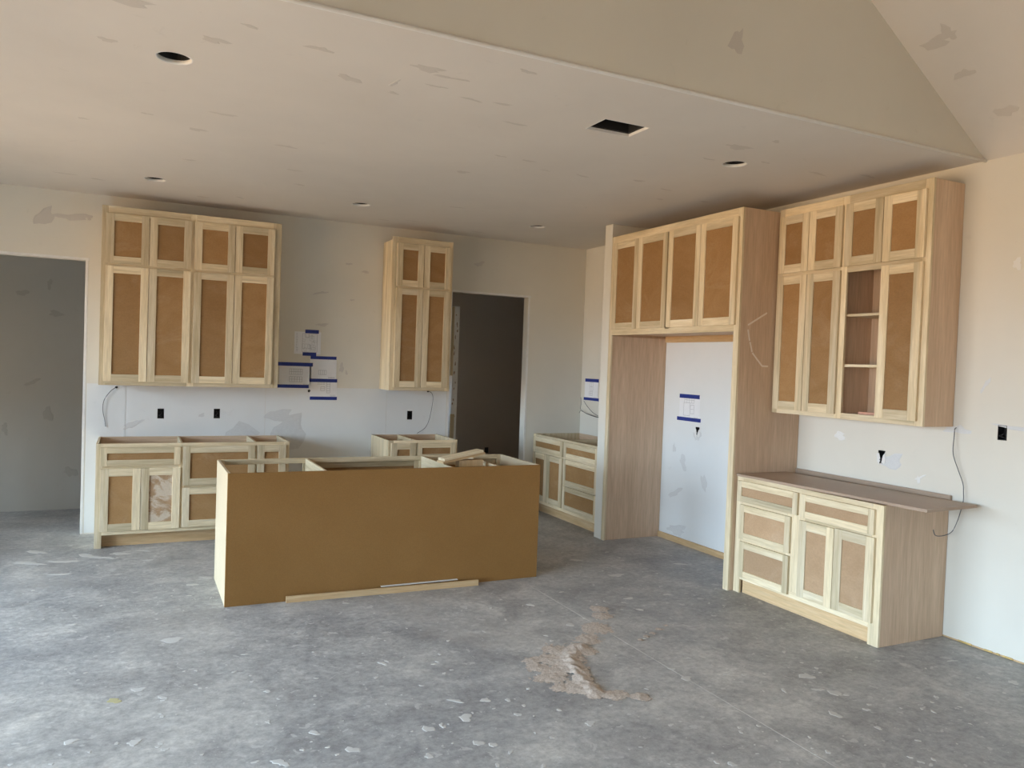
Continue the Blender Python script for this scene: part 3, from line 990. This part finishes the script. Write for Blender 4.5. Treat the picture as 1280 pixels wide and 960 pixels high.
# ------------------------------------------------------------------ taped papers
def paper(f, label, a0, a1, z0, z1, tapes, draw, tilt=0.0, d=0.0026, portrait=False):
    """sheet on the wall; a is measured along the wall to the right as seen from the room"""
    ac, zc = (a0 + a1) / 2, (z0 + z1) / 2
    root = box('taped_paper', f.p(a0, d, z0), f.p(a1, d + 0.0006, z1), 'paper', None, 0)
    tag(root, label, 'paper', 'cabinet drawings taped to the walls')
    for (t0, t1, tz0, tz1) in tapes:
        o_ = box('tape', f.p(t0, d + 0.0006, tz0), f.p(t1, d + 0.0011, tz1), 'blue_tape', root, 0, 'strip of blue masking tape')
    lines_v, lines_f = [], []

    def ln(x0, y0, x1, y1, w=0.0022):
        A_ = Vector((x0, y0))
        B_ = Vector((x1, y1))
        dd = (B_ - A_)
        if dd.length < 1e-6:
            return
        n_ = Vector((-dd.y, dd.x)).normalized() * w / 2
        k = len(lines_v)
        for zz in (0.0, 0.0003):
            for p_ in (A_ - n_, B_ - n_, B_ + n_, A_ + n_):
                lines_v.append(Vector(f.p(p_.x, d + 0.0006 + zz, p_.y)))
        lines_f.extend([(k + 4, k + 5, k + 6, k + 7), (k + 3, k + 2, k + 1, k), (k, k + 1, k + 5, k + 4), (k + 1, k + 2, k + 6, k + 5), (k + 2, k + 3, k + 7, k + 6), (k + 3, k, k + 4, k + 7)])

    def rc(x0, y0, x1, y1, nx=1, ny=1, w=0.0022):
        for i in range(nx + 1):
            ln(x0 + (x1 - x0) * i / nx, y0, x0 + (x1 - x0) * i / nx, y1, w)
        for i in range(ny + 1):
            ln(x0, y0 + (y1 - y0) * i / ny, x1, y0 + (y1 - y0) * i / ny, w)
    W, Hh = a1 - a0, z1 - z0
    for kind, u0, v0, u1, v1, nx, ny in draw:
        X0, X1, Z0, Z1 = a0 + u0 * W, a0 + u1 * W, z0 + v0 * Hh, z0 + v1 * Hh
        if kind == 'grid':
            rc(X0, Z0, X1, Z1, nx, ny)
        elif kind == 'text':
            rg = random.Random(int(u0 * 100 + v0 * 37))
            for i in range(ny):
                z_ = Z1 - (Z1 - Z0) * (i + 0.5) / ny
                x_ = X0
                while x_ < X1 - 0.004:
                    l_ = rg.uniform(0.005, 0.016)
                    ln(x_, z_, min(X1, x_ + l_), z_, 0.003)
                    x_ += l_ + 0.004
        elif kind == 'plan':
            rg = random.Random(5)
            rc(X0, Z0, X1, Z1)
            for i in range(16):
                x_, z_ = rg.uniform(X0, X1 - 0.03), rg.uniform(Z0, Z1 - 0.03)
                rc(x_, z_, min(X1, x_ + rg.uniform(.012, .05)), min(Z1, z_ + rg.uniform(.012, .05)), 1, 1, 0.0016)
    if lines_v:
        org = WORLD[root.name]
        me_ = mesh_from('printed_drawing', [p_ - org for p_ in lines_v], lines_f, 'ink')
        o_ = bpy.data.objects.new('printed_drawing', me_)
        link(o_, org, root)
    return root


paper(FB, 'topmost of the four taped papers on the back wall, printed with a floor plan', -3.318, -3.058, 1.684, 1.905,
      [(-3.215, -3.08, 1.892, 1.928), (-3.235, -3.10, 1.668, 1.702)],
      [('plan', .30, .10, .86, .92, 1, 1), ('text', .07, .1, .13, .95, 1, 12)])
paper(FB, 'taped paper with two cabinet elevations, touching the widest wall cabinet', -3.455, -3.146, 1.358, 1.578,
      [(-3.468, -3.13, 1.562, 1.598), (-3.468, -3.165, 1.345, 1.378)],
      [('grid', .32, .55, .72, .80, 6, 2), ('grid', .32, .22, .72, .45, 5, 2), ('text', .76, .06, .95, .14, 1, 2)])
paper(FB, 'taped paper directly below the floor plan, with a small cabinet drawing', -3.160, -2.893, 1.436, 1.655,
      [(-3.155, -2.895, 1.637, 1.668)],
      [('grid', .33, .22, .62, .42, 4, 1), ('text', .7, .06, .95, .12, 1, 2)])
paper(FB, 'lowest of the four taped papers on the back wall', -3.155, -2.882, 1.250, 1.432,
      [(-3.160, -2.882, 1.408, 1.442), (-3.152, -2.880, 1.230, 1.262)],
      [('text', .28, .72, .56, .86, 1, 2), ('grid', .40, .40, .55, .62, 1, 2), ('grid', .62, .28, .74, .88, 1, 5), ('text', .75, .08, .95, .18, 1, 2)])
paper(FR, 'taped paper in the refrigerator alcove showing a cabinet elevation', 1.845, 2.145, 1.195, 1.425,
      [(1.842, 2.138, 1.394, 1.432), (1.815, 2.165, 1.178, 1.213)],
      [('grid', .25, .68, .72, .92, 4, 2), ('grid', .22, .15, .52, .68, 1, 1), ('grid', .55, .25, .72, .60, 1, 2), ('text', .72, .05, .93, .12, 1, 2)])
paper(FR, 'taped paper on the niche wall above the corner base cabinet', 0.085, 0.375, 1.285, 1.512,
      [(0.09, 0.385, 1.485, 1.522), (0.07, 0.40, 1.272, 1.304)],
      [('grid', .38, .45, .62, .85, 2, 2), ('grid', .35, .2, .6, .4, 2, 2), ('text', .70, .06, .93, .13, 1, 2)])


# ------------------------------------------------------------------ ceiling openings
def can(x, y, label):
    root = thing('recessed_light_housing', label, 'light fixture', (x, y, H), 'recessed light housings in the ceiling')
    n = 28
    r0, r1 = CAN_R - 0.001, CAN_R - 0.005
    hz = 0.15
    vs, fs = [], []
    for rr_, zz in ((r0, 0.017), (r0, hz), (r1, hz), (r1, 0.017)):
        for i in range(n):
            a = 2 * math.pi * i / n
            vs.append((rr_ * math.cos(a), rr_ * math.sin(a), zz))
    for k in range(4):
        for i in range(n):
            j = (i + 1) % n
            k2 = (k + 1) % 4
            fs.append((k * n + i, k * n + j, k2 * n + j, k2 * n + i))
    fs.append(tuple(n * 2 + i for i in range(n)))
    o1 = bpy.data.objects.new('housing', mesh_from('housing', vs, fs, 'can_black'))
    link(o1, (x, y, H), root)
    # torn gypsum lip of the cut
    vs, fs = [], []
    rg = random.Random(int(abs(x * 100)))
    prof_ = [(CAN_R - 0.001, 0.0165), (CAN_R - 0.0025, 0.008), (CAN_R - 0.0005, -0.0012), (CAN_R + 0.006, -0.001)]
    for i in range(n):
        a = 2 * math.pi * i / n
        w = rg.uniform(0.0, 0.004)
        for rr_, zz in prof_:
            vs.append(((rr_ + (w if rr_ > CAN_R else 0)) * math.cos(a), (rr_ + (w if rr_ > CAN_R else 0)) * math.sin(a), zz))
    for i in range(n):
        j = (i + 1) % n
        for k in range(3):
            fs.append((i * 4 + k, j * 4 + k, j * 4 + k + 1, i * 4 + k + 1))
    o2 = bpy.data.objects.new('cut_rim', mesh_from('cut_rim', vs, fs, 'compound_white', True))
    link(o2, (x, y, H), root)


can(*CANS[0], 'largest round ceiling light opening, in the upper left foreground')
can(*CANS[1], 'round ceiling light opening in front of the widest wall cabinet')
can(*CANS[2], 'small round ceiling light opening above the taped papers')
can(*CANS[3], 'small round ceiling light opening in front of the pantry doorway')
can(*CANS[4], 'round ceiling light opening in front of the open-shelf wall cabinet')

r = thing('vent_opening', 'rectangular duct opening cut into the ceiling above the island', 'vent', ((VENT[0] + VENT[1]) / 2, (VENT[2] + VENT[3]) / 2, H))
x0, x1, y0, y1 = VENT
e = 0.012
for nm, lo, hi in [('duct_wall', (x0 + e, y0 + e, H + .0165), (x0 + e + .004, y1 - e, H + .24)), ('duct_wall', (x1 - e - .004, y0 + e, H + .0165), (x1 - e, y1 - e, H + .24)),
                   ('duct_wall', (x0 + e, y0 + e, H + .0165), (x1 - e, y0 + e + .004, H + .24)), ('duct_wall', (x0 + e, y1 - e - .004, H + .0165), (x1 - e, y1 - e, H + .24)),
                   ('duct_top', (x0 + e, y0 + e, H + .24), (x1 - e, y1 - e, H + .245))]:
    box(nm, lo, hi, 'can_black', r, 0)
for lo, hi in [((x0 - .004, y0 - .004, H - .001), (x0 + .001, y1 + .004, H + .015)), ((x1 - .001, y0 - .004, H - .001), (x1 + .004, y1 + .004, H + .015)),
               ((x0, y0 - .004, H - .001), (x1, y0 + .001, H + .015)), ((x0, y1 - .001, H - .001), (x1, y1 + .004, H + .015))]:
    box('cut_edge', lo, hi, 'compound_white', r, 0)

# ------------------------------------------------------------------ dabs of joint compound
# (pixel u, v, half length m, half height m, turn)
CEIL_DABS = [(158, 1, .10, .035, .2), (134, 50, .03, .03, .5), (268, 50, .055, .03, .3), (400, 61, .05, .025, .1), (436, 98, .06, .035, .4), (313, 33, .04, .012, .2),
             (535, 86, .09, .03, .1), (562, 97, .08, .016, -.1), (546, 108, .05, .012, .0), (493, 104, .012, .06, .2), (491, 116, .03, .015, .1), (588, 124, .06, .012, .1),
             (628, 130, .06, .012, .0), (280, 143, .06, .022, .1), (246, 162, .05, .03, .3), (358, 183, .055, .025, .1), (368, 213, .05, .02, .0), (375, 231, .05, .02, .1),
             (237, 200, .05, .014, .0), (183, 142, .03, .015, .0), (82, 217, .07, .016, .1), (122, 224, .05, .02, .1), (253, 246, .05, .02, -.2), (300, 247, .04, .02, .5),
             (578, 215, .05, .03, .4), (645, 155, .06, .016, .1), (570, 259, .07, .014, .0), (515, 276, .06, .012, .0), (597, 290, .07, .018, .1), (480, 275, .06, .012, .0),
             (923, 184, .10, .035, .1), (956, 203, .035, .014, .0), (886, 199, .04, .014, .0), (970, 177, .03, .02, .3), (1022, 217, .09, .012, .1), (1084, 220, .07, .016, .0),
             (798, 226, .05, .02, .1), (728, 220, .05, .014, .3), (660, 201, .05, .014, .1), (682, 213, .03, .012, .1), (832, 237, .05, .014, .1), (825, 249, .04, .014, .1),
             (880, 252, .05, .014, .1), (625, 195, .04, .012, .0), (660, 90, .04, .02, .2), (104, 148, .03, .012, .0)]
for k, (u, v_, a, b, rt_) in enumerate(CEIL_DABS):
    p_ = pix(u, v_, 2, H)
    dab('compound_dab', (p_.x, p_.y, H - 0.0001), 2, -1, a, b, -rt_, 'compound', ceiling, k, 0.45)
GABLE_DABS = [(922, 52, .035, .075, -.3)]
for k, (u, v_, a, b, rt_) in enumerate(GABLE_DABS):
    p_ = pix(u, v_, 1, EDGE)
    dab('compound_dab', (p_.x, EDGE - 0.0001, p_.z), 1, -1, a, b, rt_, 'compound', wall_gable, 3, 0.4)
BACK_DABS = [(55, 271, .10, .05, .5), (91, 271, .11, .035, .0), (112, 272, .02, .02, 0), (401, 366, .06, .014, .2), (436, 330, .03, .012, .1), (457, 340, .04, .012, .1),
             (403, 406, .07, .012, .0), (440, 375, .02, .01, .2), (600, 330, .05, .03, .3), (427, 460, .022, .05, -.2), (433, 466, .012, .02, 0), (520, 527, .025, .012, .3)]
for k, (u, v_, a, b, rt_) in enumerate(BACK_DABS):
    p_ = pix(u, v_, 1, 0)
    dab('compound_dab', (p_.x, -0.0001, p_.z), 1, -1, a, b, rt_, 'compound', wall_back, k, 0.45)
for u, v_, a, b, rt_ in [(305, 548, .17, .13, .0), (360, 542, .20, .14, .3), (348, 519, .14, .05, .0), (252, 519, .03, .015, .2), (166, 530, .09, .025, .5)]:
    p_ = pix(u, v_, 1, 0)
    dab('compound_dab', (p_.x, -0.0023, p_.z), 1, -1, a, b, rt_, 'compound_grey', wall_back, int(u), 0.35)
RIGHT_DABS = [(1115, 577, .09, .045, .1), (1268, 535, .10, .014, -.1), (1232, 481, .012, .05, -.5), (1197, 537, .07, .03, .0), (1150, 597, .04, .008, .5), (1050, 545, .05, .03, .2),
              (1272, 330, .03, .03, .3), (1148, 600, .01, .03, 0)]
for k, (u, v_, a, b, rt_) in enumerate(RIGHT_DABS):
    p_ = pix(u, v_, 0, 0)
    dab('compound_dab', (-0.0001, p_.y, p_.z), 0, -1, a, b, rt_, 'compound_white' if k not in (0, 1, 2, 3) else 'compound_grey', wall_right, k, 0.4)
for u, v_, a, b, rt_ in [(854, 578, .04, .075, .5), (880, 604, .035, .085, .3), (844, 616, .10, .03, .5), (846, 662, .16, .04, .1), (872, 545, .05, .05, .1), (843, 560, .02, .05, .2)]:
    p_ = pix(u, v_, 0, 0)
    dab('compound_dab', (-0.0023, p_.y, p_.z), 0, -1, a, b, rt_, 'compound_grey', wall_right, int(u), 0.4)
for u, v_, a, b, rt_ in [(28, 366, .05, .03, .2), (70, 392, .06, .03, .1), (62, 355, .02, .05, 0), (60, 518, .05, .06, .4), (6, 536, .03, .05, .2), (88, 590, .06, .05, -.4), (40, 478, .07, .02, .5)]:
    p_ = pix(u, v_, 1, 1.285)
    dab('compound_dab', (p_.x, 1.2849, p_.z), 1, -1, a, b, rt_, 'compound_dull', wall_hall, int(u), 0.4)
# dabs on the vault slope
vn = Vector((-SLOPE, 0, -1)).normalized()
for k, (u, v_, a, b) in enumerate([(1171, 52, .10, .035), (1205, 92, .05, .03), (1257, 139, .06, .04), (1185, 40, .03, .05)]):
    d_ = FW + RT * ((u - 640) / F_PX) - UP * ((v_ - 480) / F_PX)
    P0 = Vector((0, 0, H))
    tt = (P0 - CAM).dot(vn) / d_.dot(vn)
    p_ = CAM + d_ * tt
    o = bpy.data.objects.new('compound_dab', blob_mesh(k + 2, 'compound', rough=0.4))
    o.scale = (a, b, 1)
    o.rotation_euler = vn.to_track_quat('Z', 'Y').to_euler()
    link(o, p_ + vn * 0.0001, ceiling_vault)

# ------------------------------------------------------------------ floor marks
SPLATS = [(215, 800, .10, .05), (173, 862, .045, .035), (582, 897, .05, .045), (607, 875, .035, .03), (616, 931, .03, .025), (635, 875, .025, .02), (738, 904, .045, .03), (440, 937, .05, .03),
          (206, 937, .025, .018), (201, 929, .02, .015), (335, 902, .022, .015), (245, 838, .018, .012), (470, 847, .02, .015), (542, 830, .02, .013), (560, 801, .018, .013), (570, 876, .06, .02),
          (305, 818, .03, .01), (334, 864, .03, .018), (168, 928, .05, .03), (535, 911, .045, .035), (598, 929, .04, .03), (393, 916, .05, .02), (536, 945, .03, .025), (478, 829, .05, .02),
          (858, 848, .05, .035), (840, 836, .03, .02), (930, 843, .025, .02), (1008, 845, .06, .05), (1043, 866, .05, .045), (1044, 893, .04, .04), (980, 863, .02, .03), (1083, 887, .03, .02),
          (1023, 862, .05, .02), (690, 922, .02, .015), (915, 955, .03, .02), (663, 756, .05, .03), (713, 781, .05, .03), (786, 748, .06, .03), (770, 719, .07, .025), (834, 743, .04, .02),
          (647, 893, .03, .02), (655, 882, .018, .015), (1267, 853, .05, .03), (112, 695, .12, .035), (80, 702, .10, .03), (36, 704, .14, .03), (150, 692, .08, .03), (135, 697, .06, .02),
          (186, 700, .05, .015), (75, 718, .07, .02), (45, 690, .10, .025), (180, 688, .06, .02), (240, 731, .04, .02), (258, 722, .06, .02), (90, 781, .05, .015), (250, 860, .015, .012),
          (203, 872, .04, .018), (432, 754, .04, .02), (196, 774, .02, .012), (350, 953, .07, .025), (88, 927, .04, .03), (395, 848, .02, .01), (315, 852, .018, .012), (1190, 826, .05, .012),
          (742, 789, .05, .03), (800, 762, .05, .02), (980, 815, .02, .02), (1170, 871, .018, .02), (1098, 910, .02, .03), (1035, 940, .02, .02), (720, 700, .06, .02), (850, 705, .06, .02)]
rg = random.Random(11)
for k, (u, v_, a, b) in enumerate(SPLATS):
    p_ = pix(u, v_, 2, 0)
    dab('plaster_splat', (p_.x, p_.y, 0.0001), 2, 1, a * (0.6 if v_ > 740 else 0.95), b * (0.85 if v_ > 740 else 1.3), YAW * -1 + rg.uniform(-.4, .4), 'splat', floor, k, 0.35)
pz = pix(143, 876, 2, 0)
dab('plaster_splat', (pz.x, pz.y, 0.0001), 2, 1, .03, .03, 0.3, 'splat_yellow', floor, 5, 0.4)
placed = 0
while placed < 210:
    u, v_ = rg.uniform(0, 1280), rg.uniform(690, 958)
    p_ = pix(u, v_, 2, 0)
    if p_.x > -0.7 and p_.y > -4.8 or (IX0 - .1 < p_.x < IX1 + .1 and p_.y > IY0 - .15) or p_.y > -0.8 or p_.x > -0.05:
        continue
    s = rg.uniform(0.003, 0.011)
    dab('plaster_splat', (p_.x, p_.y, 0.0001), 2, 1, s * rg.uniform(.8, 1.8), s, rg.uniform(0, 3.1), 'splat', floor, placed, 0.3)
    placed += 1
# pale snapped line running across the slab
box('chalk_line', (-2.033, -10.5, 0.0), (-2.027, -2.75, 0.0006), 'joint_line', floor, 0)

# sawdust: a swept, trampled heap
DUST_PIX = [(755, 770, .09), (745, 785, .12), (735, 800, .10), (722, 812, .10), (705, 815, .13), (690, 825, .12), (712, 825, .12), (735, 815, .07), (700, 838, .10), (722, 838, .09),
            (728, 850, .07), (738, 862, .08), (745, 870, .06), (690, 848, .10), (720, 860, .10), (765, 870, .07), (800, 872, .06), (675, 835, .08), (800, 800, .03), (808, 796, .03), (816, 792, .03), (824, 787, .03), (833, 782, .025), (665, 828, .07), (775, 868, .06), (700, 860, .07), (750, 762, .08)]
pts_d = [(pix(u, v_, 2, 0), r_) for u, v_, r_ in DUST_PIX]
RIDGE = [pix(u, v_, 2, 0) for u, v_ in [(726, 808), (712, 822), (716, 835), (728, 848), (742, 864)]]
cx_ = sum(p.x for p, _ in pts_d) / len(pts_d)
cy_ = sum(p.y for p, _ in pts_d) / len(pts_d)
from mathutils import noise as mnoise
N = 190
ext = 0.95
gv, idx = [], {}
for j in range(N + 1):
    for i in range(N + 1):
        x = cx_ - ext + 2 * ext * i / N
        y = cy_ - ext + 2 * ext * j / N
        h = 0.0
        for p, r_ in pts_d:
            d2 = ((x - p.x) ** 2 + (y - p.y) ** 2) / (r_ * r_)
            h = max(h, math.exp(-d2 * 1.1))
        cov = h * 1.15 + 0.35 * mnoise.noise(Vector((x * 9, y * 9, 1))) + 0.35 * mnoise.noise(Vector((x * 45, y * 45, 3))) + 0.3 * mnoise.noise(Vector((x * 110, y * 110, 5)))
        rd = 1e9
        for a_, b_ in zip(RIDGE, RIDGE[1:]):
            ab = (b_ - a_).to_2d()
            ap = Vector((x - a_.x, y - a_.y))
            s_ = max(0, min(1, ap.dot(ab) / ab.length_squared))
            rd = min(rd, (ap - ab * s_).length)
        z = 0.006 * max(0, cov - 0.3) + 0.003 * abs(mnoise.noise(Vector((x * 60, y * 60, 7)))) + 0.015 * math.exp(-(rd / 0.045) ** 2) * (0.7 + 0.6 * mnoise.noise(Vector((x * 25, y * 25, 9))))
        idx[(i, j)] = (len(gv), cov > 0.5 or rd < 0.035)
        gv.append((x - cx_, y - cy_, max(0.0008, z)))
gf = []
for j in range(N):
    for i in range(N):
        q4 = [idx[(i, j)], idx[(i + 1, j)], idx[(i + 1, j + 1)], idx[(i, j + 1)]]
        if sum(1 for q_ in q4 if q_[1]) >= 3:
            gf.append(tuple(q_[0] for q_ in q4))
used = sorted({k for f_ in gf for k in f_})
rem = {k: i for i, k in enumerate(used)}
me = mesh_from('sawdust', [gv[k] for k in used], [tuple(rem[k] for k in f_) for f_ in gf], 'sawdust', True)
o = bpy.data.objects.new('sawdust_pile', me)
link(o, (cx_, cy_, 0.0))
o['kind'] = 'stuff'
tag(o, 'thin trampled heap of pale sawdust swept together on the concrete floor', 'sawdust')
